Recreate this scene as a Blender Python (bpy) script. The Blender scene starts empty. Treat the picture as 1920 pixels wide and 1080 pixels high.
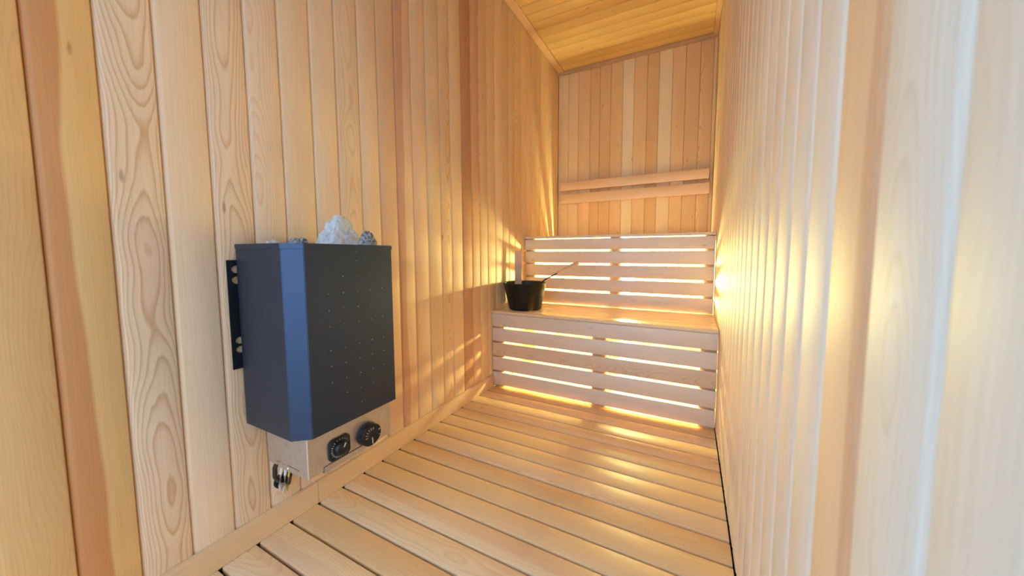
import bpy, bmesh, math, random
from mathutils import Vector, Matrix, noise

rng = random.Random(7)
sc = bpy.context.scene
col = sc.collection

# ------------------------------------------------------------------ camera, world, exposure
W = 1.286            # clear width, left wall x=0, right wall x=W
Y1, Y2, Y3 = 1.788, 2.257, 2.955   # lower riser, upper riser, back wall
HC = 2.526           # ceiling
FRONT = -0.45        # inner face of the front wall
SEAT, DECK = 0.498, 0.998

cam = bpy.data.cameras.new('camera')
cam.sensor_width = 36.0
cam.lens = 36.0 * 615.589 / 1920.0
cam.shift_x = -36.509 / 1920.0
cam.shift_y = -17.530 / 1920.0
cam.clip_start = 0.01
cam.dof.use_dof = True
cam.dof.focus_distance = 1.7
cam.dof.aperture_fstop = 2.5
camo = bpy.data.objects.new('camera', cam)
col.objects.link(camo)
_yaw, _pit, _rol = -0.449717586, -0.0734641298, 0.000689
fw = Vector((math.sin(_yaw) * math.cos(_pit), math.cos(_yaw) * math.cos(_pit), math.sin(_pit)))
rt = Vector((math.cos(_yaw), -math.sin(_yaw), 0.0))
up = rt.cross(fw)
r2 = rt * math.cos(_rol) + up * math.sin(_rol)
u2 = -rt * math.sin(_rol) + up * math.cos(_rol)
camo.matrix_world = Matrix(((r2.x, u2.x, -fw.x, 1.14739823), (r2.y, u2.y, -fw.y, 0.0),
                            (r2.z, u2.z, -fw.z, 0.86116418), (0, 0, 0, 1)))
sc.camera = camo

world = bpy.data.worlds.new('daylight')
sc.world = world
world.use_nodes = True
bg = world.node_tree.nodes['Background']
bg.inputs['Color'].default_value = (0.56, 0.78, 1.05, 1)
bg.inputs['Strength'].default_value = 2.9

LAMP_POWER = 1750.0
LAMP_COLOR = (1.0, 1.0, 0.39, 1)

vs = sc.view_settings
vs.view_transform = 'Standard'
vs.look = 'None'
vs.gamma = 1.0
vs.use_curve_mapping = False
vs.exposure = 0.06
sc.cycles.max_bounces = 14
sc.cycles.diffuse_bounces = 8
sc.cycles.glossy_bounces = 5

# ------------------------------------------------------------------ helpers
def link(name, mesh, mat=None, parent=None, loc=None, rot=None):
    o = bpy.data.objects.new(name, mesh)
    col.objects.link(o)
    if mat is not None and mesh is not None and not mesh.materials:
        mesh.materials.append(mat)
    if parent is not None:
        o.parent = parent
    if loc is not None:
        o.location = loc
    if rot is not None:
        o.rotation_euler = rot
    return o

def empty(name, loc=(0, 0, 0)):
    o = bpy.data.objects.new(name, None)
    o.empty_display_size = 0.1
    o.location = loc
    col.objects.link(o)
    return o

def tag(o, label, cat, group=None):
    o['label'] = label
    o['category'] = cat
    if group:
        o['group'] = group
    return o

def mesh_from(name, verts, faces, smooth=None):
    me = bpy.data.meshes.new(name)
    me.from_pydata([tuple(v) for v in verts], [], faces)
    bm = bmesh.new(); bm.from_mesh(me)
    bmesh.ops.recalc_face_normals(bm, faces=bm.faces)
    bm.to_mesh(me); bm.free()
    if smooth:
        me.polygons.foreach_set('use_smooth', [True] * len(me.polygons))
        me.set_sharp_from_angle(angle=math.radians(smooth))
    me.update()
    return me

def bm_mesh(name, bm, smooth=None):
    bmesh.ops.recalc_face_normals(bm, faces=bm.faces)
    me = bpy.data.meshes.new(name)
    bm.to_mesh(me); bm.free()
    if smooth:
        me.polygons.foreach_set('use_smooth', [True] * len(me.polygons))
        me.set_sharp_from_angle(angle=math.radians(smooth))
    return me

def add_box(bm, lo, hi, bevel=0.0, seg=1):
    r = bmesh.ops.create_cube(bm, size=1.0)
    vs_ = r['verts']
    for v in vs_:
        v.co = Vector([(lo[i] + hi[i]) / 2 + v.co[i] * (hi[i] - lo[i]) for i in range(3)])
    if bevel:
        es = list({e for v in vs_ for e in v.link_edges})
        bmesh.ops.bevel(bm, geom=es, offset=bevel, segments=seg, affect='EDGES', profile=0.5)

def box_mesh(name, lo, hi, bevel=0.0, seg=1):
    bm = bmesh.new()
    add_box(bm, lo, hi, bevel, seg)
    return bm_mesh(name, bm, 40 if bevel else None)

_pcache = {}
def profile_mesh(name, L, prof):
    """Extrude a closed (y, z) profile along local X from 0 to L."""
    key = (name, round(L, 4), tuple(prof))
    if key in _pcache:
        return _pcache[key]
    n = len(prof)
    v = [(0, y, z) for y, z in prof] + [(L, y, z) for y, z in prof]
    f = [(i, (i + 1) % n, n + (i + 1) % n, n + i) for i in range(n)]
    f += [tuple(range(n - 1, -1, -1)), tuple(range(n, 2 * n))]
    me = mesh_from(name, v, f, smooth=35)
    _pcache[key] = me
    return me

def soft_profile(w, t, lo=0.0105, lod=0.0062, hi=0.006, hid=0.0028, gap=0.0007):
    """Panelling board: softly rounded low edge, tighter rounded high edge. Face at z=0."""
    return [(gap, -t), (gap, -0.0085), (gap, -lod - 0.0006), (lo * 0.40, -lod * 0.52), (lo * 0.80, -lod * 0.12), (lo, 0.0),
            (w - hi, 0.0), (w - hi * 0.4, -hid * 0.35), (w - gap, -hid - 0.0006), (w - gap, -t)]

def slat_profile(w, t, r=0.003):
    """Bench or floor slat: eased edges. Top face at z=0, y from 0 to w."""
    a = r * 0.3
    return [(0, -t + r), (a, -t + a), (r, -t), (w - r, -t), (w - a, -t + a), (w, -t + r),
            (w, -r), (w - a, -a), (w - r, 0), (r, 0), (a, -a), (0, -r)]

def tube_mesh(name, pts, rad, sides=8, smooth=60):
    bm = bmesh.new()
    pts = [Vector(p) for p in pts]
    rings = []
    for i, p in enumerate(pts):
        t = (pts[min(i + 1, len(pts) - 1)] - pts[max(i - 1, 0)]).normalized()
        ref = Vector((0, 0, 1)) if abs(t.z) < 0.9 else Vector((1, 0, 0))
        a = t.cross(ref).normalized(); b = t.cross(a)
        rr = rad[i] if isinstance(rad, (list, tuple)) else rad
        rings.append([bm.verts.new(p + (a * math.cos(k * 2 * math.pi / sides) + b * math.sin(k * 2 * math.pi / sides)) * rr) for k in range(sides)])
    for i in range(len(rings) - 1):
        for k in range(sides):
            bm.faces.new((rings[i][k], rings[i][(k + 1) % sides], rings[i + 1][(k + 1) % sides], rings[i + 1][k]))
    bm.faces.new(rings[0]); bm.faces.new(rings[-1])
    return bm_mesh(name, bm, smooth)

def lathe_mesh(name, prof, n=48, close=False, smooth=40):
    """prof: list of (r, z); spun about local Z."""
    bm = bmesh.new()
    rings = []
    for r, z in prof:
        if r < 1e-6:
            rings.append([bm.verts.new((0, 0, z))])
        else:
            rings.append([bm.verts.new((r * math.cos(2 * math.pi * k / n), r * math.sin(2 * math.pi * k / n), z)) for k in range(n)])
    pairs = list(zip(rings[:-1], rings[1:]))
    if close:
        pairs.append((rings[-1], rings[0]))
    for A, B in pairs:
        for k in range(n):
            a0, a1 = A[k % len(A)], A[(k + 1) % len(A)]
            b0, b1 = B[k % len(B)], B[(k + 1) % len(B)]
            vs_ = []
            for v in (a0, a1, b1, b0):
                if v not in vs_:
                    vs_.append(v)
            if len(vs_) > 2:
                bm.faces.new(vs_)
    return bm_mesh(name, bm, smooth)

# ------------------------------------------------------------------ materials
class NT:
    def __init__(self, name):
        self.m = bpy.data.materials.new(name)
        self.m.use_nodes = True
        self.t = self.m.node_tree
        self.b = self.t.nodes['Principled BSDF']
        self.out = self.t.nodes['Material Output']
    def n(self, typ, **kw):
        nd = self.t.nodes.new(typ)
        for k, v in kw.items():
            setattr(nd, k, v)
        return nd
    def l(self, a, b):
        self.t.links.new(a, b)
    def math(self, op, a, b=None, c=None, clamp=False):
        nd = self.n('ShaderNodeMath', operation=op, use_clamp=clamp)
        for i, v in enumerate((a, b, c)):
            if v is None:
                continue
            if isinstance(v, (int, float)):
                nd.inputs[i].default_value = v
            else:
                self.l(v, nd.inputs[i])
        return nd.outputs[0]
    def comb(self, x, y, z):
        nd = self.n('ShaderNodeCombineXYZ')
        for i, v in enumerate((x, y, z)):
            if isinstance(v, (int, float)):
                nd.inputs[i].default_value = v
            else:
                self.l(v, nd.inputs[i])
        return nd.outputs[0]
    def noise(self, vec, scale=5.0, detail=2.0, rough=0.5):
        nd = self.n('ShaderNodeTexNoise')
        nd.inputs['Scale'].default_value = scale
        nd.inputs['Detail'].default_value = detail
        nd.inputs['Roughness'].default_value = rough
        self.l(vec, nd.inputs['Vector'])
        return nd.outputs['Fac']
    def ramp(self, fac, stops):
        nd = self.n('ShaderNodeValToRGB')
        els = nd.color_ramp.elements
        while len(els) < len(stops):
            els.new(0.5)
        for e, (p, c) in zip(els, stops):
            e.position = p; e.color = c
        self.l(fac, nd.inputs[0])
        return nd.outputs[0]
    def mix(self, fac, a, b, blend='MIX'):
        nd = self.n('ShaderNodeMix', data_type='RGBA', blend_type=blend)
        for s, v in ((nd.inputs[0], fac), (nd.inputs[6], a), (nd.inputs[7], b)):
            if isinstance(v, (int, float)):
                s.default_value = v
            elif isinstance(v, tuple):
                s.default_value = v
            else:
                self.l(v, s)
        return nd.outputs[2]
    def bump(self, h, strength, dist):
        nd = self.n('ShaderNodeBump')
        nd.inputs['Strength'].default_value = strength
        nd.inputs['Distance'].default_value = dist
        self.l(h, nd.inputs['Height'])
        self.l(nd.outputs[0], self.b.inputs['Normal'])

def wood_material(name, rough, spec=0.3):
    """Softwood. Per board: object colour = tint; 'wood' = (pith offset across, pith depth, ring strength);
    'heart' = (edge across the board, sign, strength) of a redder heartwood stripe; 'seed' = shift."""
    k = NT(name)
    tc = k.n('ShaderNodeTexCoord').outputs['Object']
    sep = k.n('ShaderNodeSeparateXYZ'); k.l(tc, sep.inputs[0])
    X, Y, Z = sep.outputs
    def attr(nm):
        return k.n('ShaderNodeAttribute', attribute_type='OBJECT', attribute_name=nm)
    seed = attr('seed').outputs['Fac']
    ws = k.n('ShaderNodeSeparateXYZ'); k.l(attr('wood').outputs['Vector'], ws.inputs[0])
    hs = k.n('ShaderNodeSeparateXYZ'); k.l(attr('heart').outputs['Vector'], hs.inputs[0])
    tint = k.n('ShaderNodeObjectInfo').outputs['Color']
    xs = k.math('ADD', X, k.math('MULTIPLY', seed, 7.31))
    # slow wander of the pith
    low = k.noise(k.comb(k.math('MULTIPLY', xs, 1.7), k.math('MULTIPLY', Y, 3.0), seed), 1.0, 2.0)
    low2 = k.noise(k.comb(k.math('MULTIPLY', xs, 2.6), k.math('MULTIPLY', Y, 14.0), k.math('ADD', seed, 9.0)), 1.0, 3.0)
    dep = k.math('ADD', ws.outputs[1], k.math('MULTIPLY', k.math('SUBTRACT', low, 0.5), 0.085))
    dep = k.math('ADD', dep, k.math('MULTIPLY', Z, -1.0))
    acr = k.math('SUBTRACT', Y, ws.outputs[0])
    acr = k.math('ADD', acr, k.math('MULTIPLY', k.math('SUBTRACT', low2, 0.5), 0.018))
    r = k.math('SQRT', k.math('ADD', k.math('MULTIPLY', acr, acr), k.math('MULTIPLY', dep, dep)))
    wob = k.noise(k.comb(k.math('MULTIPLY', xs, 9.0), k.math('MULTIPLY', Y, 60.0), seed), 1.0, 2.0)
    r = k.math('ADD', r, k.math('MULTIPLY', wob, 0.0022))
    fr = k.math('FRACT', k.math('MULTIPLY', r, 245.0))
    ring = k.ramp(fr, [(0.0, (0, 0, 0, 1)), (0.55, (0.18, 0.18, 0.18, 1)), (0.86, (1, 1, 1, 1)), (1.0, (0, 0, 0, 1))])
    fib = k.noise(k.comb(k.math('MULTIPLY', xs, 5.0), k.math('MULTIPLY', Y, 420.0), k.math('MULTIPLY', Z, 300.0)), 1.0, 3.0, 0.6)
    blot = k.noise(k.comb(k.math('MULTIPLY', xs, 1.3), k.math('MULTIPLY', Y, 11.0), k.math('ADD', seed, 3.0)), 1.0, 2.0)
    bright = k.mix(1.0, tint, (1.13, 1.26, 1.38, 1), 'MULTIPLY')
    c = k.mix(k.math('MULTIPLY', ring, ws.outputs[2]), bright, (0.72, 0.54, 0.38, 1), 'MULTIPLY')
    c = k.mix(k.ramp(blot, [(0.35, (0, 0, 0, 1)), (0.7, (0.55, 0.55, 0.55, 1))]), c, (0.93, 0.83, 0.70, 1), 'MULTIPLY')
    c = k.mix(k.ramp(fib, [(0.45, (0, 0, 0, 1)), (0.75, (0.30, 0.30, 0.30, 1))]), c, (0.75, 0.6, 0.45, 1), 'MULTIPLY')
    # heartwood stripe with a wandering edge
    edge = k.math('ADD', hs.outputs[0], k.math('MULTIPLY', k.math('SUBTRACT', low, 0.5), 0.045))
    side = k.math('MULTIPLY', k.math('SUBTRACT', Y, edge), hs.outputs[1])
    hm = k.math('MULTIPLY', k.math('MULTIPLY', side, 170.0, clamp=True), hs.outputs[2])
    c = k.mix(hm, c, (0.78, 0.56, 0.50, 1), 'MULTIPLY')
    # rare small knots / pitch flecks
    vor = k.n('ShaderNodeTexVoronoi', feature='F1')
    vor.inputs['Scale'].default_value = 1.0
    k.l(k.comb(k.math('MULTIPLY', xs, 3.0), k.math('MULTIPLY', Y, 12.0), seed), vor.inputs['Vector'])
    kn = k.ramp(vor.outputs['Distance'], [(0.0, (1, 1, 1, 1)), (0.035, (0.8, 0.8, 0.8, 1)), (0.06, (0, 0, 0, 1))])
    c = k.mix(k.math('MULTIPLY', kn, 0.65), c, (0.42, 0.25, 0.16, 1), 'MULTIPLY')
    k.l(c, k.b.inputs['Base Color'])
    k.b.inputs['Roughness'].default_value = rough
    k.b.inputs['Specular IOR Level'].default_value = spec
    k.bump(k.math('ADD', k.math('MULTIPLY', ring, ws.outputs[2]), fib), 0.25, 0.0006)
    return k.m

WOOD = wood_material('varnished_softwood', 0.52)
WOOD_BENCH = wood_material('satin_bench_softwood', 0.33, 0.5)
WOOD_FLOOR = wood_material('planed_floor_softwood', 0.42)

def simple(name, colr, rough, metal=0.0, spec=0.5, bump=None, speck=None):
    k = NT(name)
    k.b.inputs['Base Color'].default_value = (*colr, 1)
    k.b.inputs['Roughness'].default_value = rough
    k.b.inputs['Metallic'].default_value = metal
    k.b.inputs['Specular IOR Level'].default_value = spec
    tc = k.n('ShaderNodeTexCoord').outputs['Object']
    if bump:
        k.bump(k.noise(tc, bump[0], 2.0), bump[1], bump[2])
    if speck:
        nz = k.noise(tc, speck[0], 2.0)
        k.l(k.mix(k.ramp(nz, [(0.4, (0, 0, 0, 1)), (0.7, (1, 1, 1, 1))]), (*colr, 1), (*speck[1], 1)), k.b.inputs['Base Color'])
    return k.m

M_CASING = simple('dark_hammered_paint', (0.042, 0.060, 0.105), 0.40, 0.85, 0.5, (900, 0.15, 0.0006), (700, (0.065, 0.09, 0.15)))
M_STEEL = simple('brushed_stainless', (0.60, 0.57, 0.54), 0.42, 0.9, 0.5, None, (60, (0.54, 0.51, 0.48)))
M_BLACK = simple('black_plastic', (0.008, 0.009, 0.011), 0.28, 0.0, 0.35, None, (40, (0.018, 0.02, 0.022)))
M_BRACKET = simple('black_bracket_paint', (0.006, 0.009, 0.014), 0.5, 0.2, 0.4, None, (50, (0.010, 0.013, 0.018)))
M_MARK = simple('white_dial_print', (0.75, 0.76, 0.76), 0.5, 0, 0.3, None, (60, (0.6, 0.6, 0.6)))
M_BUCKET = simple('black_enamel', (0.006, 0.007, 0.0065), 0.36, 0.0, 0.3, (60, 0.05, 0.001), (30, (0.014, 0.016, 0.015)))
M_DIMPLE = simple('bright_punched_steel', (0.24, 0.25, 0.27), 0.16, 1.0, 0.5, None, (400, (0.2, 0.2, 0.22)))
M_CABLE_B = simple('black_cable_sheath', (0.012, 0.012, 0.015), 0.45)
M_CABLE_W = simple('pale_wire_insulation', (0.72, 0.70, 0.66), 0.45)
M_CABLE_Y = simple('yellow_wire_insulation', (0.60, 0.46, 0.10), 0.45)
M_DARK = simple('dark_subfloor', (0.05, 0.035, 0.025), 0.9, 0, 0.2, (20, 0.3, 0.004), (25, (0.07, 0.05, 0.035)))
M_BACKING = simple('shaded_panel_backing', (0.16, 0.085, 0.04), 0.8, 0, 0.2, None, (15, (0.2, 0.11, 0.055)))
M_SKY_BLOCK = simple('pale_sky_block', (0.42, 0.42, 0.41), 0.5, 0, 0.4, None, (8, (0.38, 0.38, 0.37)))
M_PALE = simple('light_ladle_wood', (0.70, 0.50, 0.38), 0.5, 0, 0.4, (120, 0.1, 0.001), (80, (0.62, 0.42, 0.30)))

def stone_material(name, base, dark, lo, hi, sc_):
    k = NT(name)
    tc = k.n('ShaderNodeTexCoord').outputs['Object']
    n1 = k.noise(tc, sc_, 4.0, 0.65)
    n2 = k.noise(tc, 28, 3.0, 0.6)
    c = k.mix(k.ramp(n1, [(lo, (1, 1, 1, 1)), (hi, (0, 0, 0, 1))]), (*base, 1), (*dark, 1))
    c = k.mix(k.ramp(n2, [(0.35, (0, 0, 0, 1)), (0.7, (0.6, 0.6, 0.6, 1))]), c, (0.78, 0.8, 0.84, 1), 'MULTIPLY')
    k.l(c, k.b.inputs['Base Color'])
    k.b.inputs['Roughness'].default_value = 0.75
    k.b.inputs['Specular IOR Level'].default_value = 0.3
    k.bump(k.math('ADD', n1, n2), 0.6, 0.004)
    return k.m

M_STONE = stone_material('pale_grey_stone', (0.66, 0.69, 0.73), (0.16, 0.17, 0.19), 0.33, 0.42, 190)
M_STONE_DARK = stone_material('speckled_grey_stone', (0.40, 0.42, 0.45), (0.07, 0.07, 0.08), 0.40, 0.56, 130)

def lamp_material():
    k = NT('lit_opal_glass')
    k.b.inputs['Base Color'].default_value = (0.9, 0.88, 0.8, 1)
    k.b.inputs['Roughness'].default_value = 0.4
    k.b.inputs['Emission Color'].default_value = LAMP_COLOR
    k.b.inputs['Emission Strength'].default_value = LAMP_POWER
    return k.m
M_LAMP = lamp_material()

# ------------------------------------------------------------------ wooden boards
BASE = (0.70, 0.49, 0.30)
def wood_props(o, tint=None, gs=None, yc=None, zc=None, heart=(0, 1, 0), w=0.088, var=0.07):
    if tint is None:
        j = 1 + rng.uniform(-var, var)
        h = rng.uniform(-1, 1) * 0.05
        tint = (BASE[0] * j, BASE[1] * j * (1 - h * 0.6), BASE[2] * j * (1 - h * 1.6))
    o.color = (*tint, 1)
    if gs is None:
        gs = rng.choice([0.15, 0.25, 0.35, 0.55])
    if yc is None:
        yc = w * rng.uniform(-0.6, 1.6)
    if zc is None:
        zc = rng.uniform(0.03, 0.09)
    o['wood'] = (float(yc), float(zc), float(gs))
    o['heart'] = (float(heart[0]), float(heart[1]), float(heart[2]))
    o['seed'] = float(rng.uniform(0, 13))
    return o

def rot_axes(ex, ey, ez):
    return Matrix((ex, ey, ez)).transposed().to_euler()

def board(name, parent, L, prof, origin, ex, ey, mat=WOOD, w=0.088, **kw):
    """Board whose length runs along ex, width along ey, face normal ex x ey."""
    ex, ey = Vector(ex), Vector(ey)
    ez = ex.cross(ey)
    me = profile_mesh(name, L, prof)
    o = link(name, me, mat, parent, origin, rot_axes(ex, ey, ez))
    return wood_props(o, w=w, **kw)

T_P = 0.014   # panelling thickness

def structure(name, lo, hi, mat):
    o = link(name, box_mesh(name, lo, hi), mat)
    o['kind'] = 'structure'
    return o

# ---- left wall: boards run up, joints at the measured depths
LEFT_END = -0.01    # left wall cut short, an added unseen opening; daylight also enters beside it
wall_left = structure('wall_left', (-0.06, LEFT_END, -0.06), (-0.0145, Y3 + 0.06, HC + 0.06), M_BACKING)
jl = [0.079, 0.167, 0.254, 0.341, 0.429, 0.519, 0.605, 0.699, 0.785, 0.875, 0.959, 1.046, 1.136, 1.227, 1.320, 1.401,
      1.495, 1.583, 1.662, 1.748, 1.840, 1.933, 2.018, 2.102, 2.200, 2.287]
while jl[0] > LEFT_END + 0.02:
    jl.insert(0, max(jl[0] - 0.088, LEFT_END))
while jl[-1] < Y3 - 0.02:
    jl.append(min(jl[-1] + 0.0885, Y3))
LT = {  # tint, ring strength, pith offset, pith depth, heart
    0.079: dict(tint=(0.66, 0.355, 0.14), gs=0.22, yc=0.10, zc=0.06),
    0.167: dict(tint=(0.69, 0.39, 0.15), gs=0.12, yc=-0.06, zc=0.05, heart=(0.047, -1, 1.0)),
    0.254: dict(tint=(0.735, 0.505, 0.325), gs=0.75, yc=0.052, zc=0.045),
    0.341: dict(tint=(0.755, 0.52, 0.33), gs=0.10, yc=0.2, zc=0.09),
    0.429: dict(tint=(0.735, 0.50, 0.32), gs=0.70, yc=0.044, zc=0.04),
    0.519: dict(tint=(0.74, 0.51, 0.33), gs=0.35, yc=0.02, zc=0.05),
    0.605: dict(tint=(0.74, 0.50, 0.30), gs=0.08),
    0.699: dict(tint=(0.75, 0.52, 0.33), gs=0.08),
    0.785: dict(tint=(0.72, 0.50, 0.31), gs=0.40, yc=0.05, zc=0.05),
    0.875: dict(tint=(0.74, 0.51, 0.32), gs=0.10),
    0.959: dict(tint=(0.68, 0.43, 0.26), gs=0.35),
    1.046: dict(tint=(0.70, 0.46, 0.29), gs=0.12, heart=(0.045, -1, 0.7)),
    1.136: dict(tint=(0.72, 0.48, 0.30), gs=0.10),
    1.495: dict(tint=(0.50, 0.26, 0.14), gs=0.25),
    1.583: dict(tint=(0.62, 0.37, 0.21), gs=0.2),
}
for a, b in zip(jl[:-1], jl[1:]):
    kw = LT.get(round(a, 3), {})
    # length along +Z, width along +Y: normal z x y = -x, so run the board downwards (ex=-Z): (-z) x y = +x
    board('plank', wall_left, HC, soft_profile(round(b - a, 3), T_P), (0, a, HC), (0, 0, -1), (0, 1, 0), w=b - a, **kw)

# ---- right wall, cool daylight partly put into the paler board tints
wall_right = structure('wall_right', (W + 0.0145, FRONT, -0.06), (W + 0.06, Y3 + 0.06, HC + 0.06), M_BACKING)
jr = [0.190, 0.283, 0.378, 0.470, 0.555, 0.638, 0.722, 0.806]
while jr[0] > FRONT + 0.02:
    jr.insert(0, max(jr[0] - 0.093, FRONT))
while jr[-1] < Y3 - 0.02:
    jr.append(min(jr[-1] + 0.0865, Y3))
RT = {
    0.097: dict(tint=(0.60, 0.53, 0.45), gs=0.08),
    0.190: dict(tint=(0.60, 0.53, 0.45), gs=0.10),
    0.283: dict(tint=(0.64, 0.56, 0.47), gs=0.25, yc=0.05, zc=0.05),
    0.378: dict(tint=(0.71, 0.465, 0.275), gs=0.15, heart=(0.026, -1, 0.55)),
    0.470: dict(tint=(0.71, 0.59, 0.47), gs=0.15),
    0.555: dict(tint=(0.71, 0.58, 0.46), gs=0.15),
}
for a, b in zip(jr[:-1], jr[1:]):
    j_ = 1 + rng.uniform(-.04, .04)
    kw = RT.get(round(a, 3), dict(tint=tuple(c * j_ for c in (0.735, 0.59, 0.445)), gs=0.2))
    # length +Z, width +Y -> normal -X
    board('plank', wall_right, HC, soft_profile(round(b - a, 3), T_P), (W, a, 0), (0, 0, 1), (0, 1, 0), w=b - a, **kw)

# ---- back wall
wall_back = structure('wall_back', (-0.06, Y3 + 0.0145, -0.06), (W + 0.06, Y3 + 0.06, HC + 0.06), M_BACKING)
jb = [0.0, 0.097, 0.192, 0.303, 0.388, 0.483, 0.585, 0.678, 0.782, 0.873, 0.974, 1.069, 1.171, 1.261, W]
BT = [(0.74, 0.52, 0.34), (0.74, 0.52, 0.35), (0.70, 0.46, 0.28), (0.66, 0.42, 0.25), (0.66, 0.42, 0.25), (0.69, 0.45, 0.27),
      (0.76, 0.58, 0.44), (0.70, 0.47, 0.29), (0.64, 0.40, 0.22), (0.76, 0.56, 0.41), (0.70, 0.47, 0.29), (0.65, 0.42, 0.26),
      (0.68, 0.44, 0.27), (0.70, 0.47, 0.3)]
BG = [0.2, 0.2, 0.25, 0.4, 0.55, 0.3, 0.1, 0.2, 0.2, 0.1, 0.5, 0.35, 0.7, 0.2]
for a, b, tcol, g in zip(jb[:-1], jb[1:], BT, BG):
    # length +Z, width +X -> normal z x x = +y ; want -Y: run downwards
    board('plank', wall_back, HC, soft_profile(round(b - a, 3), T_P, 0.004, 0.002, 0.004, 0.002), (a, Y3, HC), (0, 0, -1), (1, 0, 0), w=b - a, tint=tuple(min(0.8, c * f_) for c, f_ in zip(tcol, (1.08, 1.15, 1.10))), gs=g)

# ---- ceiling: boards run across the room
ceiling = structure('ceiling', (-0.06, FRONT, HC + 0.0145), (W + 0.06, Y3 + 0.06, HC + 0.06), M_BACKING)
jc = [2.082, 2.169, 2.255, 2.342, 2.429, 2.516]
while jc[0] > FRONT + 0.02:
    jc.insert(0, max(jc[0] - 0.087, FRONT))
while jc[-1] < Y3 - 0.02:
    jc.append(min(jc[-1] + 0.087, Y3))
for a, b in zip(jc[:-1], jc[1:]):
    j_ = 1 + rng.uniform(-.05, .05)
    # length along -X?, want normal -Z : ex=(−1,0,0), ey=(0,1,0) -> ez=(0,0,-1)
    board('plank', ceiling, W, soft_profile(round(b - a, 3), T_P, 0.006, 0.0050, 0.005, 0.0040, 0.0016), (W, a, HC), (-1, 0, 0), (0, 1, 0), w=b - a,
          tint=tuple(c * j_ for c in (0.70, 0.475, 0.20)), gs=0.15)

# ---- floor: slatted duckboard over a dark subfloor
floor = structure('floor', (-0.06, FRONT, -0.12), (W + 0.06, Y3 + 0.06, -0.052), M_DARK)
jf = [0.386, 0.474, 0.565, 0.653, 0.741, 0.829, 0.915, 1.004, 1.091, 1.182, 1.270, 1.359, 1.446, 1.533, 1.621, 1.706]
while jf[0] > FRONT + 0.05:
    jf.insert(0, jf[0] - 0.0885)
while jf[-1] < Y3 - 0.12:
    jf.append(jf[-1] + 0.0885)
for x in (0.10, 0.62, 1.17):
    wood_props(link('joist', box_mesh('joist', (x - 0.025, FRONT + 0.02, -0.052), (x + 0.025, Y3 - 0.002, -0.0225)), WOOD_FLOOR, floor), gs=0.2)
GAPF = 0.0085
FTINT = [(0.76, 0.50, 0.29), (0.72, 0.47, 0.25), (0.76, 0.53, 0.33), (0.73, 0.48, 0.26), (0.69, 0.43, 0.22), (0.76, 0.52, 0.31)]
for i, (a, b) in enumerate(zip(jf[:-1], jf[1:])):
    w = round(b - a - GAPF, 4)
    tc_ = FTINT[rng.randrange(len(FTINT))]
    board('slat', floor, W - 0.018, slat_profile(w, 0.022, 0.0035), (0.0132, a + GAPF / 2, 0), (1, 0, 0), (0, 1, 0), WOOD_FLOOR, w=w,
          tint=tc_, gs=rng.choice([0.2, 0.3, 0.45]), heart=(w * rng.uniform(.3, .7), rng.choice([-1, 1]), rng.choice([0, 0, 0.25])))

# ---- baseboard on the left, three pieces
baseboard_left = link('baseboard_left', box_mesh('baseboard_left', (0.0004, LEFT_END, -0.02), (0.004, Y1 - 0.003, 0.06)), M_BACKING)
baseboard_left['kind'] = 'structure'
bbp = [(0.004, 0.0), (0.0125, 0.0), (0.0125, 0.066), (0.0105, 0.073), (0.006, 0.0755), (0.0004, 0.0755), (0.0004, 0.06), (0.004, 0.06)]
for a, b, tcol in ((LEFT_END, 0.652, (0.68, 0.44, 0.25)), (0.6535, 1.700, (0.69, 0.445, 0.25)), (1.7012, Y1 - 0.004, (0.66, 0.42, 0.25))):
    n = len(bbp)
    me = profile_mesh('board', b - a, [(y, z) for y, z in bbp])
    # local X -> +Y world, local y -> +X?, keep right-handed: ex=(0,1,0), ey=(1,0,0), ez=(0,0,-1) would flip; rotate by mirrored profile
    me = mesh_from('board', [(t, -y, z) for t in (0, b - a) for y, z in bbp],
                   [(i, (i + 1) % n, n + (i + 1) % n, n + i) for i in range(n)] + [tuple(range(n)), tuple(range(n, 2 * n))], 35)
    o = link('board', me, WOOD, baseboard_left, (0, a, 0), (0, 0, math.pi / 2))
    wood_props(o, tint=tcol, gs=0.08)

# ---- cornice strips
def strip(name, lo, hi, axis, tint):
    L = hi[axis] - lo[axis]
    others = [i for i in range(3) if i != axis]
    bm = bmesh.new()
    add_box(bm, (0, 0, 0), (L, hi[others[0]] - lo[others[0]], hi[others[1]] - lo[others[1]]), 0.003, 1)
    if axis == 1:   # local x -> world y, local y -> world -x
        for v in bm.verts:
            v.co.y -= (hi[0] - lo[0])
        rot = (0, 0, math.pi / 2)
    else:
        rot = (0, 0, 0)
    o = link(name, bm_mesh(name, bm, 40), WOOD, None, lo, rot)
    o['kind'] = 'structure'
    wood_props(o, tint=tint, gs=0.1)
    return o
strip('trim_1', (0.0004, LEFT_END, HC - 0.014), (0.060, Y3 - 0.022, HC - 0.0004), 1, (0.70, 0.47, 0.26))
strip('trim_2', (W - 0.036, FRONT, HC - 0.014), (W - 0.0004, Y3 - 0.022, HC - 0.0004), 1, (0.68, 0.45, 0.25))
strip('trim_3', (0.0004, Y3 - 0.021, HC - 0.030), (W - 0.0004, Y3 - 0.0004, HC - 0.0004), 0, (0.50, 0.34, 0.21))  # darker tint: the weaker light on this strip is put into its colour

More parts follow.
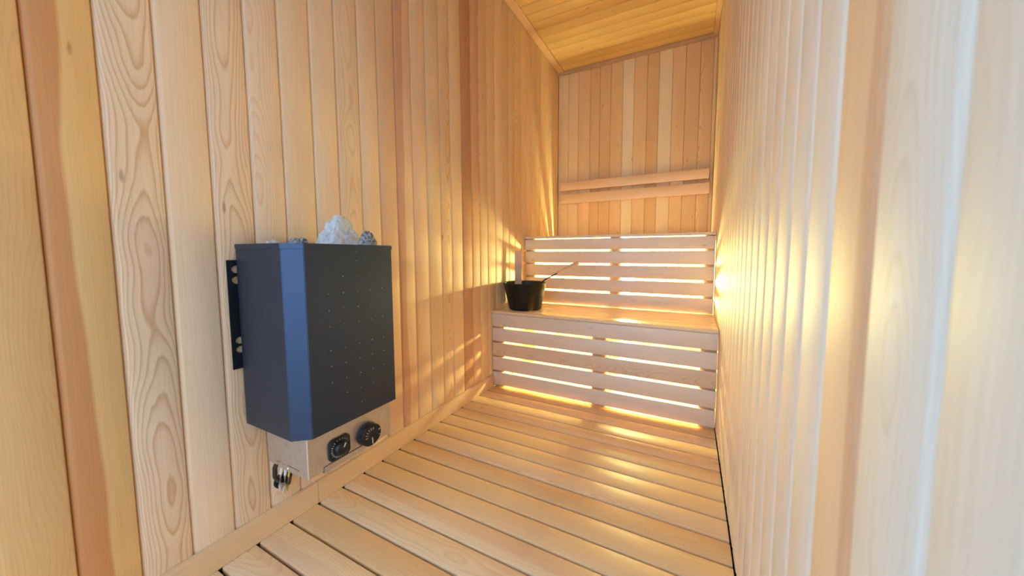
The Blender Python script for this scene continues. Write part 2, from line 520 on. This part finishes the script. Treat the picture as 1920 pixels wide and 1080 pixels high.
# ---- unseen front wall added to shape light, with the doorway the daylight comes through
DOOR_X0, DOOR_X1, DOOR_H = 0.05, 1.20, 2.05
bm = bmesh.new()
add_box(bm, (-0.06, FRONT - 0.05, DOOR_H), (DOOR_X0, LEFT_END, HC + 0.0))
add_box(bm, (DOOR_X1, FRONT - 0.05, -0.12), (W + 0.06, FRONT, HC + 0.06))
add_box(bm, (DOOR_X0, FRONT - 0.05, DOOR_H), (DOOR_X1, FRONT, HC + 0.06))
wf = link('wall_front', bm_mesh('wall_front', bm), WOOD)
wf['kind'] = 'structure'
wood_props(wf, tint=BASE, gs=0.1)
co = structure('floor_sky_block', (-2.4, FRONT - 2.4, -0.14), (W + 1.6, FRONT - 0.05, -0.06), M_SKY_BLOCK)  # unseen outside floor, added to block daylight from below

# ------------------------------------------------------------------ benches
def slat(parent, name, x0, x1, y0, y1, z0, z1, face, tint=None, gs=None, r=0.003, heart=(0, 1, 0)):
    """Slat along X. face 'front' = broad face towards -Y, 'top' = broad face up."""
    if face == 'front':
        w, t = z1 - z0, y1 - y0
        org, ex, ey = (x0, y0, z0), (1, 0, 0), (0, 0, 1)       # ez = x × z = -y
    else:
        w, t = y1 - y0, z1 - z0
        org, ex, ey = (x0, y0, z1), (1, 0, 0), (0, 1, 0)
    return board(name, parent, x1 - x0, slat_profile(round(w, 4), round(t, 4), r), org, ex, ey, WOOD_BENCH, w=w, tint=tint, gs=gs, heart=heart)

def post(parent, lo, hi):
    L = hi[2] - lo[2]
    me = box_mesh('post', (0, 0, 0), (L, hi[1] - lo[1], hi[0] - lo[0]))
    o = link('post', me, WOOD, parent, (hi[0], lo[1], lo[2]), rot_axes(Vector((0, 0, 1)), Vector((0, 1, 0)), Vector((-1, 0, 0))))
    wood_props(o, tint=(0.60, 0.40, 0.24), gs=0.2)

BX0, BX1 = 0.003, W - 0.004
BT_ = [(0.69, 0.54, 0.44), (0.70, 0.55, 0.45), (0.66, 0.47, 0.33), (0.69, 0.54, 0.43), (0.68, 0.52, 0.41)]  # cool daylight on the fascia is put into these pale tints
lower = empty('lower_bench', (W / 2, Y1, 0))
tag(lower, 'lower sauna bench with pale slatted front and slatted seat, black bucket on it', 'bench')
upper = empty('upper_bench', (W / 2, Y2, 0))
tag(upper, 'upper sauna bench tier with backlit slatted riser behind the bucket', 'bench')
def rel(parent):
    # children were placed in world coordinates: keep them there under a moved parent
    for ch in parent.children:
        ch.location = ch.location - parent.location

FT = 0.020
zf = [(0.012, 0.0965), (0.109, 0.195), (0.207, 0.290), (0.3025, 0.3855), (0.3975, 0.4795)]
for i, (a, b) in enumerate(zf):
    slat(lower, 'fascia_slat', BX0, BX1, Y1, Y1 + FT, a, b, 'front', BT_[4 - i], 0.15 if i != 2 else 0.4)
ys = Y1 - 0.004
nb = 5
pw = (Y2 - ys) / nb
for i in range(nb):
    slat(lower, 'seat_slat', BX0, BX1, ys + i * pw + (0.0035 if i else 0), ys + (i + 1) * pw - 0.0035, SEAT - 0.017, SEAT, 'top',
         (0.73, 0.52, 0.34), 0.15)
for x0, x1 in ((0.004, 0.078), (0.660, 0.738), (1.208, 1.281)):
    post(lower, (x0, Y1 + FT + 0.0004, 0.0004), (x1, Y1 + FT + 0.0404, SEAT - 0.0175))
for x in (0.030, 0.69, 1.255):
    o = link('bearer', box_mesh('bearer', (0, 0, 0), (Y2 - Y1 - FT - 0.042, 0.03, 0.05)), WOOD, lower, (x + 0.015, Y1 + FT + 0.041, SEAT - 0.068), (0, 0, math.pi / 2))
    wood_props(o, gs=0.2)
rel(lower)

zu = [(0.4984, 0.592), (0.6065, 0.6885), (0.7035, 0.787), (0.8005, 0.884), (0.8965, 0.9735)]
UT = [(0.69, 0.52, 0.41), (0.69, 0.52, 0.41), (0.68, 0.51, 0.39), (0.71, 0.56, 0.46), (0.71, 0.56, 0.45)]  # riser tints also carry some of the cool daylight in their colour
for (a, b), tcol in zip(zu, UT):
    slat(upper, 'riser_slat', BX0 + 0.001, BX1, Y2, Y2 + FT, a, b, 'front', tcol, 0.12)
yd = Y2 - 0.004
nd_ = 7
pd = (Y3 - 0.006 - yd) / nd_
for i in range(nd_):
    slat(upper, 'deck_slat', BX0 + 0.001, BX1, yd + i * pd + (0.0055 if i else 0), yd + (i + 1) * pd - (0.0055 if i < nd_ - 1 else 0.0), DECK - 0.019, DECK, 'top', (0.74, 0.54, 0.38), 0.15)
for x0, x1 in ((0.005, 0.080), (0.648, 0.720), (1.226, 1.281)):
    post(upper, (x0, Y2 + FT + 0.0004, 0.0004), (x1, Y2 + FT + 0.0404, DECK - 0.0195))
for x in (0.030, 0.684, 1.250):
    o = link('bearer', box_mesh('bearer', (0, 0, 0), (Y3 - Y2 - FT - 0.045, 0.03, 0.045)), WOOD, upper, (x + 0.015, Y2 + FT + 0.041, DECK - 0.0635), (0, 0, math.pi / 2))
    wood_props(o, gs=0.2)
rel(upper)

# ---- backrest on the back wall
br = empty('backrest', (W / 2, Y3, 1.33))
tag(br, 'wooden backrest of two long rails on two short battens on back wall', 'backrest')
slat(br, 'rail', 0.034, 1.258, Y3 - 0.046, Y3 - 0.024, 1.447, 1.524, 'front', (0.73, 0.50, 0.31), 0.08)
slat(br, 'rail', 0.032, 1.262, Y3 - 0.046, Y3 - 0.024, 1.330, 1.416, 'front', (0.73, 0.51, 0.33), 0.08)
for x0, x1 in ((0.222, 0.316), (0.982, 1.075)):
    me = box_mesh('batten', (0, 0, 0), (0.180, x1 - x0, 0.0225))
    o = link('batten', me, WOOD, br, (x0, Y3 - 0.0005, 1.336), rot_axes(Vector((0, 0, 1)), Vector((1, 0, 0)), Vector((0, 1, 0))))
    o.rotation_euler = rot_axes(Vector((0, 0, -1)), Vector((1, 0, 0)), Vector((0, -1, 0)))
    o.location = (x0, Y3 - 0.0005, 1.516)
    wood_props(o, tint=(0.74, 0.54, 0.37), gs=0.1)
rel(br)

# ------------------------------------------------------------------ lamp behind the riser slats
lamp = empty('bulkhead_lamp', (0.655, Y3, 0.645))
tag(lamp, 'lit oval bulkhead lamp glowing behind the upper riser slats', 'lamp')
def oval_lathe(name, prof, sx, sz, mat, n=32):
    me = lathe_mesh(name, prof, n)
    for v in me.vertices:      # spin axis -> -Y
        x, y, z = v.co
        v.co = (x * sx, -z, y * sz)
    bm = bmesh.new(); bm.from_mesh(me); bmesh.ops.recalc_face_normals(bm, faces=bm.faces); bm.to_mesh(me); bm.free()
    return link(name, me, mat, lamp)
oval_lathe('lamp_base', [(0, 0.0005), (1.0, 0.0005), (1.05, 0.004), (1.05, 0.020), (0.98, 0.026), (0, 0.026)], 0.072, 0.135, M_STEEL)
oval_lathe('lamp_glass', [(0.94, 0.0265), (0.92, 0.045), (0.80, 0.066), (0.5, 0.080), (0, 0.086)], 0.072, 0.135, M_LAMP, 24)
oval_lathe('lamp_ring', [(0.95, 0.0265), (1.04, 0.0265), (1.04, 0.034), (0.95, 0.034), (0.95, 0.0265)], 0.072, 0.135, M_STEEL)

# ------------------------------------------------------------------ bucket and ladle
BXC, BYC, BZ = 0.159, 1.951, SEAT + 0.0005
bucket = empty('bucket', (BXC, BYC, BZ))
tag(bucket, 'black tapered sauna bucket standing on the lower bench', 'bucket')
BH = 0.178
link('bucket_body', lathe_mesh('bucket_body', [(0, 0), (0.100, 0), (0.106, 0.003), (0.109, 0.009), (0.1425, BH - 0.006), (0.1475, BH - 0.005), (0.1485, BH - 0.001), (0.1465, BH),
                                               (0.1405, BH - 0.002), (0.105, 0.008), (0, 0.007)], 56), M_BUCKET, bucket)
# upright wooden stave handle fixed inside the far rim
vd = Vector((BXC - 1.1474, BYC, 0)).normalized()
lat = Vector((vd.y, -vd.x, 0))
sp = Vector((0, 0, 0)) + vd * 0.121 - lat * 0.048
L = 0.335
bm = bmesh.new()
add_box(bm, (0, 0, 0), (L, 0.050, 0.011), 0.002, 1)
o = link('stave_handle', bm_mesh('stave_handle', bm, 40), M_PALE, bucket)
sd = (Vector((0, 0, 1)) + vd * 0.02).normalized()
ey = lat.copy(); ez = sd.cross(ey)
o.rotation_euler = rot_axes(sd, ey, ez)
o.location = sp - lat * 0.025 + Vector((0, 0, 0.050)) - vd * 0.012
o['label'] = 'upright pale wooden handle board rising behind the rim'

ladle = empty('ladle', (BXC, BYC, BZ + 0.01))
tag(ladle, 'thin ladle with a pale wooden handle leaning out of the black bucket', 'ladle')
tip = Vector((0.490, 2.075, 0.8095)); mid = Vector((0.352, 2.045, 0.737)); rim = Vector((0.292, 1.992, 0.6935))
dirv = (tip - mid).normalized()
o_ = Vector((BXC, BYC, BZ + 0.01))
bowlc = Vector((0.155, 1.945, BZ + 0.075))
link('ladle_shaft', tube_mesh('ladle_shaft', [bowlc + Vector((0.045, 0.004, 0.012)) - o_, Vector((0.245, 1.975, 0.660)) - o_, rim + Vector((-0.006, 0, 0.002)) - o_, mid - o_, mid + dirv * 0.02 - o_],
     [0.0045, 0.0045, 0.0045, 0.004, 0.004], 8), M_BUCKET, ladle)
link('ladle_handle', tube_mesh('ladle_handle', [mid - o_, mid + dirv * 0.008 - o_, mid + dirv * 0.09 - o_, tip - dirv * 0.006 - o_, tip - o_],
     [0.0075, 0.010, 0.0135, 0.0135, 0.008], 12), M_PALE, ladle)
me = lathe_mesh('ladle_bowl', [(0, 0), (0.025, 0.002), (0.042, 0.014), (0.049, 0.032), (0.0505, 0.032), (0.044, 0.012), (0.026, -0.001), (0, -0.003)], 24)
o = link('ladle_bowl', me, M_BUCKET, ladle, bowlc - o_ - Vector((0, 0, 0.02)), (0.0, -0.3, 0.0))

# ------------------------------------------------------------------ sauna heater
heater = empty('sauna_heater', (0.0, 0.6255, 0.26))
tag(heater, 'dark grey wall mounted electric sauna heater with steel control box and stones on top', 'heater')
HO = Vector(heater.location)
FX, SX = 0.279, 0.2385
YA, YB = 0.461, 0.790
ZB, ZT = 0.380, 0.889
def foot(off=0.0):
    c = off * 0.41
    return [(0.022, YA - off), (SX + c, YA - off), (FX + off, 0.492 - c), (FX + off, 0.759 + c), (SX + c, YB + off), (0.022, YB + off)]
def shell(name, outer, inner, z0, z1, mat, bevel=0.0012):
    n = len(outer)
    V = [(x, y, z0) for x, y in outer] + [(x, y, z1) for x, y in outer] + [(x, y, z0) for x, y in inner] + [(x, y, z1) for x, y in inner]
    F = []
    for i in range(n):
        j = (i + 1) % n
        F += [(i, j, n + j, n + i), (2 * n + j, 2 * n + i, 3 * n + i, 3 * n + j), (n + i, n + j, 3 * n + j, 3 * n + i), (j, i, 2 * n + i, 2 * n + j)]
    me = mesh_from(name, [Vector(v) - HO for v in V], F)
    bm = bmesh.new(); bm.from_mesh(me)
    if bevel:
        bmesh.ops.bevel(bm, geom=[e for e in bm.edges if e.calc_face_angle(0) > 0.3], offset=bevel, segments=2, affect='EDGES')
    bm.to_mesh(me); bm.free()
    me.polygons.foreach_set('use_smooth', [True] * len(me.polygons))
    me.set_sharp_from_angle(angle=math.radians(25))
    return link(name, me, mat, heater)
inn = [(0.025, YA + 0.003), (SX - 0.001, YA + 0.003), (FX - 0.003, 0.4935), (FX - 0.003, 0.7575), (SX - 0.001, YB - 0.003), (0.025, YB - 0.003)]
shell('casing', foot(), inn, ZB, ZT - 0.0145, M_CASING)
shell('rim', foot(0.0018), inn, ZT - 0.0145, ZT, M_CASING)
# perforations: small punched bright nubs on the front face
rows = {0.549: [0.755, 0.711, 0.666, 0.602, 0.558, 0.512], 0.591: [0.800, 0.755, 0.712, 0.667, 0.601, 0.556, 0.513, 0.470],
        0.635: [0.868, 0.843, 0.799, 0.754, 0.710, 0.665, 0.601, 0.557, 0.513, 0.469, 0.424],
        0.677: [0.799, 0.755, 0.711, 0.666, 0.602, 0.557, 0.513, 0.470], 0.718: [0.868, 0.756, 0.711, 0.667, 0.602, 0.556, 0.512]}
me = lathe_mesh('vent_nub', [(0.0022, -0.0004), (0.0021, 0.0006), (0.0013, 0.0014), (0, 0.0017)], 10)
for v in me.vertices:
    x, y, z = v.co
    v.co = (z, x, y)
bm = bmesh.new(); bm.from_mesh(me); bmesh.ops.recalc_face_normals(bm, faces=bm.faces); bm.to_mesh(me); bm.free()
me.polygons.foreach_set('use_smooth', [True] * len(me.polygons))
for y, zs in rows.items():
    for z in zs:
        link('vent_nub', me, M_DIMPLE, heater, Vector((FX + 0.0005, y, z)) - HO)
# stone grate inside
bm = bmesh.new()
for i in range(9):
    y = 0.485 + i * 0.035
    add_box(bm, Vector((0.026, y - 0.003, 0.786)) - HO, Vector((0.2335, y + 0.003, 0.792)) - HO)
for x in (0.06, 0.13, 0.20):
    add_box(bm, Vector((x - 0.003, YA + 0.0035, 0.780)) - HO, Vector((x + 0.003, YB - 0.0035, 0.786)) - HO)
link('stone_grate', bm_mesh('stone_grate', bm), M_BRACKET, heater)
# control box: sheet steel with a cut access strip
CX, CY0, CY1, CZ0, CZ1 = 0.2662, 0.4840, 0.7440, 0.259, 0.3795
bm = bmesh.new()
def bb(lo, hi, bev=0.0):
    add_box(bm, Vector(lo) - HO, Vector(hi) - HO, bev)
t = 0.0015
bb((CX - t, CY0, 0.2825), (CX, CY1, CZ1))                   # front, above the strip
bb((CX - t, CY0, CZ0 + 0.012), (CX, 0.5238, 0.2825))        # front, corner piece
bb((CX - t, 0.6520, CZ0 + 0.010), (CX, CY1, 0.2825))
bb((0.076, CY0, 0.2848), (CX - t, CY0 + t, CZ1))            # near side
bb((0.2268, CY0, CZ0 + 0.012), (CX - t, CY0 + t, 0.2848))
bb((0.076, CY0, CZ0 + 0.012), (0.121, CY0 + t, 0.2848))
bb((0.076, CY1 - t, CZ0 + 0.012), (CX - t, CY1, CZ1))       # far side
bb((0.076, CY0 + t, CZ1 - t), (CX - t, CY1 - t, CZ1))       # lid
link('control_box', bm_mesh('control_box', bm), M_STEEL, heater)
bm = bmesh.new()
bb((CX - t - 0.0006, CY0 - 0.0008, CZ0 + 0.012), (CX + 0.0008, CY0 + 0.0018, CZ1), 0.0005)
o = link('fold_highlight', bm_mesh('fold_highlight', bm), simple('edge_highlight_steel', (0.85, 0.84, 0.82), 0.3, 0.8), heater)  # highlight along the fold, put into a strip of brighter steel
o['label'] = 'folded steel edge with painted highlight'
bm = bmesh.new()
bb((CX - t - 0.0006, 0.5262, CZ0 + 0.003), (CX - 0.0006, 0.6505, 0.2796), 0.0004)
bb((CX - 0.030, 0.5262, CZ0 + 0.003), (CX - t - 0.0006, 0.6505, CZ0 + 0.0045))
link('access_strip', bm_mesh('access_strip', bm), M_STEEL, heater)
bm = bmesh.new()
bb((0.1228, CY0 + 0.0006, 0.266), (0.2245, CY0 + 0.0021, 0.2816), 0.0004)
o = link('cable_flap', bm_mesh('cable_flap', bm), M_STEEL, heater)
me = lathe_mesh('screw', [(0.0042, -0.0006), (0.0042, 0.001), (0.003, 0.0022), (0, 0.0024)], 12)
for v in me.vertices:
    x, y, z = v.co
    v.co = (x, -z, y)
link('screw', me, simple('bright_screw', (0.8, 0.8, 0.8), 0.25, 1.0), o, Vector((0.172, CY0 + 0.0004, 0.2745)) - HO)
# interior shade made as an added black chassis so the cuts read as dark lines
bm = bmesh.new()
bb((0.080, CY0 + 0.006, 0.290), (CX - 0.006, CY1 - 0.006, CZ1 - 0.003))
bb((0.16, CY0 + 0.006, 0.268), (CX - 0.006, CY1 - 0.006, 0.290))
link('shade_block', bm_mesh('shade_block', bm), M_BRACKET, heater)

def face_lathe(name, prof, mat, parent, y, z, x=CX, n=32):
    me = lathe_mesh(name, prof, n)
    for v in me.vertices:
        a, b_, c_ = v.co
        v.co = (c_, a, b_)
    bm = bmesh.new(); bm.from_mesh(me); bmesh.ops.recalc_face_normals(bm, faces=bm.faces); bm.to_mesh(me); bm.free()
    return link(name, me, mat, parent, Vector((x, y, z)) - HO)
# timer: rounded square plate, dial, printed ticks
tp = []
hw, rr = 0.0315, 0.015
for q in range(4):
    cxq, czq = [(1, 1), (-1, 1), (-1, -1), (1, -1)][q]
    for k_ in range(7):
        a = math.radians(q * 90 + k_ * 15)
        tp.append((cxq * (hw - rr) + rr * math.cos(a), czq * (hw - rr) + rr * math.sin(a)))
n = len(tp)
V = [(0.0004, y, z) for y, z in tp] + [(0.0045, y, z) for y, z in tp] + [(0.0065, y * 0.93, z * 0.93) for y, z in tp]
F = [(i, (i + 1) % n, n + (i + 1) % n, n + i) for i in range(n)] + [(n + i, n + (i + 1) % n, 2 * n + (i + 1) % n, 2 * n + i) for i in range(n)] + [tuple(range(2 * n, 3 * n)), tuple(range(n))]
TY, TZ = 0.5685, 0.3155
tpl = link('timer_dial', mesh_from('timer_dial', V, F, 40), M_BLACK, heater, Vector((CX, TY, TZ)) - HO)
tpl['label'] = 'black rounded square timer plate with a dial'
o = link('timer_knob', None or bpy.data.meshes.new('tmp'), None, tpl)
bpy.data.objects.remove(o)
me = lathe_mesh('timer_knob', [(0.0195, 0.0066), (0.0195, 0.009), (0.0175, 0.018), (0.015, 0.020), (0, 0.020)], 32)
for v in me.vertices:
    a, b_, c_ = v.co
    v.co = (c_, a, b_)
bm = bmesh.new(); bm.from_mesh(me); bmesh.ops.recalc_face_normals(bm, faces=bm.faces); bm.to_mesh(me); bm.free()
link('timer_knob', me, M_BLACK, tpl)
def ticks(name, parent, items):
    """items: (angle deg, r0, r1, width, x)"""
    bm = bmesh.new()
    for ang, ra, rb, wd, x in items:
        c_, s_ = math.cos(math.radians(ang)), math.sin(math.radians(ang))
        m0 = bmesh.ops.create_cube(bm, size=1.0)['verts']
        for v in m0:
            u = (ra + rb) / 2 + v.co.x * (rb - ra); w_ = v.co.y * wd
            v.co = Vector((x + v.co.z * 0.0004, u * c_ - w_ * s_, u * s_ + w_ * c_))
    o = link(name, bm_mesh(name, bm), M_MARK, parent)
    o['kind'] = 'stuff'
    return o
ticks('dial_print', tpl, [(a, 0.0225, 0.0262 if i % 2 else 0.0275, 0.0014, 0.0066) for i, a in enumerate(range(130, 300, 14))] +
      [(a, 0.0235, 0.0262, 0.0009, 0.0066) for a in range(20, 120, 18)])
ticks('pointer_mark', tpl, [(62, 0.004, 0.0155, 0.0030, 0.0201)])
# thermostat knob
kn = face_lathe('thermostat_knob', [(0, 0.0004), (0.0335, 0.0004), (0.0345, 0.002), (0.0345, 0.008), (0.0335, 0.022), (0.0315, 0.024), (0, 0.024)], M_BLACK, heater, 0.6575, 0.3115)
kn['label'] = 'round black thermostat knob with white scale marks'
ticks('dial_print', kn, [(a, 0.0150, 0.0225, 0.0011, 0.0241) for a in (75, 98, 120, 143, 166, 190)] + [(15, 0.024, 0.030, 0.002, 0.0241), (340, 0.026, 0.029, 0.002, 0.0241)])
ticks('pointer_mark', kn, [(274, 0.008, 0.029, 0.0024, 0.0241)])
# mounting bracket against the wall, scalloped
pts = [(0.446, 0.538), (0.446, 0.845), (0.476, 0.845), (0.476, 0.8335)]
def scallop(zc, r=0.0095, d=0.456):
    return [(0.476, zc + r * 1.2), (d + 0.006, zc + r), (d, zc + r * 0.5), (d - 0.0005, zc - r * 0.3), (d + 0.005, zc - r), (0.476, zc - r * 1.2)]
for zc in (0.819, 0.789, 0.618, 0.592):
    pts += scallop(zc)
pts += [(0.476, 0.538)]
n = len(pts)
V = [(0.0035, y, z) for y, z in pts] + [(0.0065, y, z) for y, z in pts]
F = [(i, (i + 1) % n, n + (i + 1) % n, n + i) for i in range(n)] + [tuple(range(n)), tuple(range(n, 2 * n))]
link('wall_bracket', mesh_from('wall_bracket', [Vector(v) - HO for v in V], F), M_BRACKET, heater)
bm = bmesh.new()
for z0, z1 in ((0.56, 0.60), (0.78, 0.82)):
    bb((0.0004, 0.472, z0), (0.0215, 0.480, z1)); bb((0.0004, 0.771, z0), (0.0215, 0.779, z1))
bb((0.0215, 0.466, 0.40), (0.0245, 0.785, 0.86))
link('back_plate', bm_mesh('back_plate', bm), M_BRACKET, heater)

# power wires dropping from the box into a hole in the wall
cable = empty('power_cable', (0.0, 0.551, 0.146))
tag(cable, 'bundle of black and pale wires entering a round wall hole below the heater', 'cable')
CO = Vector(cable.location)
me = lathe_mesh('grommet', [(0.0155, 0.0004), (0.0235, 0.0004), (0.0235, 0.004), (0.0205, 0.0062), (0.0165, 0.005), (0.0155, 0.0004)], 28)
for v in me.vertices:
    a, b_, c_ = v.co
    v.co = (c_, a, b_)
link('grommet', me, M_BRACKET, cable)
me = lathe_mesh('hole', [(0, 0.0008), (0.0158, 0.0008), (0.0158, 0.0002), (0, 0.0002)], 24)
for v in me.vertices:
    a, b_, c_ = v.co
    v.co = (c_, a, b_)
link('hole', me, M_BLACK, cable)  # flat black disc, the darkness inside the hole put into its colour
def wire(name, p, r, m):
    link(name, tube_mesh(name, [Vector(q) - CO for q in p], r, 8), m, cable)
wire('sheath', [(0.094, 0.502, 0.270), (0.066, 0.503, 0.235), (0.036, 0.516, 0.190), (0.020, 0.534, 0.160), (0.005, 0.545, 0.150)], 0.0062, M_CABLE_B)
wire('sheath', [(0.122, 0.525, 0.270), (0.096, 0.527, 0.205), (0.060, 0.540, 0.160), (0.030, 0.550, 0.150), (0.006, 0.555, 0.150)], 0.0050, M_CABLE_B)
wire('wire', [(0.108, 0.506, 0.268), (0.090, 0.506, 0.222), (0.064, 0.514, 0.172), (0.034, 0.531, 0.136), (0.006, 0.549, 0.136)], 0.0040, M_CABLE_W)
wire('wire', [(0.116, 0.512, 0.268), (0.100, 0.512, 0.218), (0.074, 0.520, 0.166), (0.042, 0.535, 0.130), (0.006, 0.553, 0.133)], 0.0038, M_CABLE_W)
wire('wire', [(0.126, 0.516, 0.268), (0.110, 0.516, 0.214), (0.082, 0.526, 0.164), (0.050, 0.541, 0.136), (0.006, 0.558, 0.139)], 0.0028, M_CABLE_Y)

# ------------------------------------------------------------------ stones
def stone(lo, hi, amp, freq, seed, mat, label, radii=None, sub=4):
    """A lump grown to fill the box lo..hi, so that stones sit on the grate side by side."""
    bm = bmesh.new()
    bmesh.ops.create_icosphere(bm, subdivisions=sub, radius=1.0)
    off = Vector((seed * 3.1, seed * 1.7, seed * 5.3))
    for v in bm.verts:
        p = v.co.copy()
        d = amp * noise.noise(p * freq + off) + amp * 0.5 * noise.noise(p * freq * 2.4 + off) + amp * 0.28 * noise.noise(p * freq * 5.5 + off)
        q = p.copy()
        if radii:
            t = (p.z + 1) / 2
            for (t0, r0), (t1, r1) in zip(radii[:-1], radii[1:]):
                if t0 <= t <= t1:
                    r = r0 + (r1 - r0) * (t - t0) / max(1e-6, t1 - t0)
            h = Vector((p.x, p.y, 0))
            if h.length > 1e-5:
                h.normalize()
            q = h * r + Vector((0, 0, p.z))
            d *= 0.8
        v.co = q * (1 + d)
    cs = [v.co.copy() for v in bm.verts]
    mn = [min(c[k] for c in cs) for k in range(3)]; mx = [max(c[k] for c in cs) for k in range(3)]
    ctr = Vector(((lo[0] + hi[0]) / 2, (lo[1] + hi[1]) / 2, lo[2]))
    for v in bm.verts:
        v.co = Vector([lo[k] + (v.co[k] - mn[k]) / (mx[k] - mn[k]) * (hi[k] - lo[k]) for k in range(3)]) - ctr
    o = link('sauna_stone', bm_mesh('sauna_stone', bm, 40), mat, None, ctr)
    return tag(o, label, 'stone', 'stones in the sauna heater')
PEAK = [(0, 0.5), (0.15, 0.9), (0.3, 1.0), (0.51, 1.0), (0.60, 0.86), (0.69, 0.74), (0.78, 0.50), (0.90, 0.42), (0.97, 0.33), (1.0, 0.18)]
stone((0.088, 0.584, 0.7925), (0.218, 0.760, 0.983), 0.20, 1.9, 4, M_STONE, 'largest pale grey stone, a blunt peak above the heater top', PEAK, 5)
stone((0.2215, 0.668, 0.7925), (0.2745, 0.731, 0.934), 0.22, 1.6, 5, M_STONE_DARK, 'small dark speckled stone at the right end of the heater top')
stone((0.104, 0.522, 0.7925), (0.198, 0.5825, 0.909), 0.22, 1.7, 8, M_STONE_DARK, 'low grey stone just showing left of the peaked stone')
stone((0.032, 0.497, 0.7925), (0.096, 0.566, 0.903), 0.22, 1.7, 11, M_STONE, 'pale stone barely showing behind the left end of the heater top')
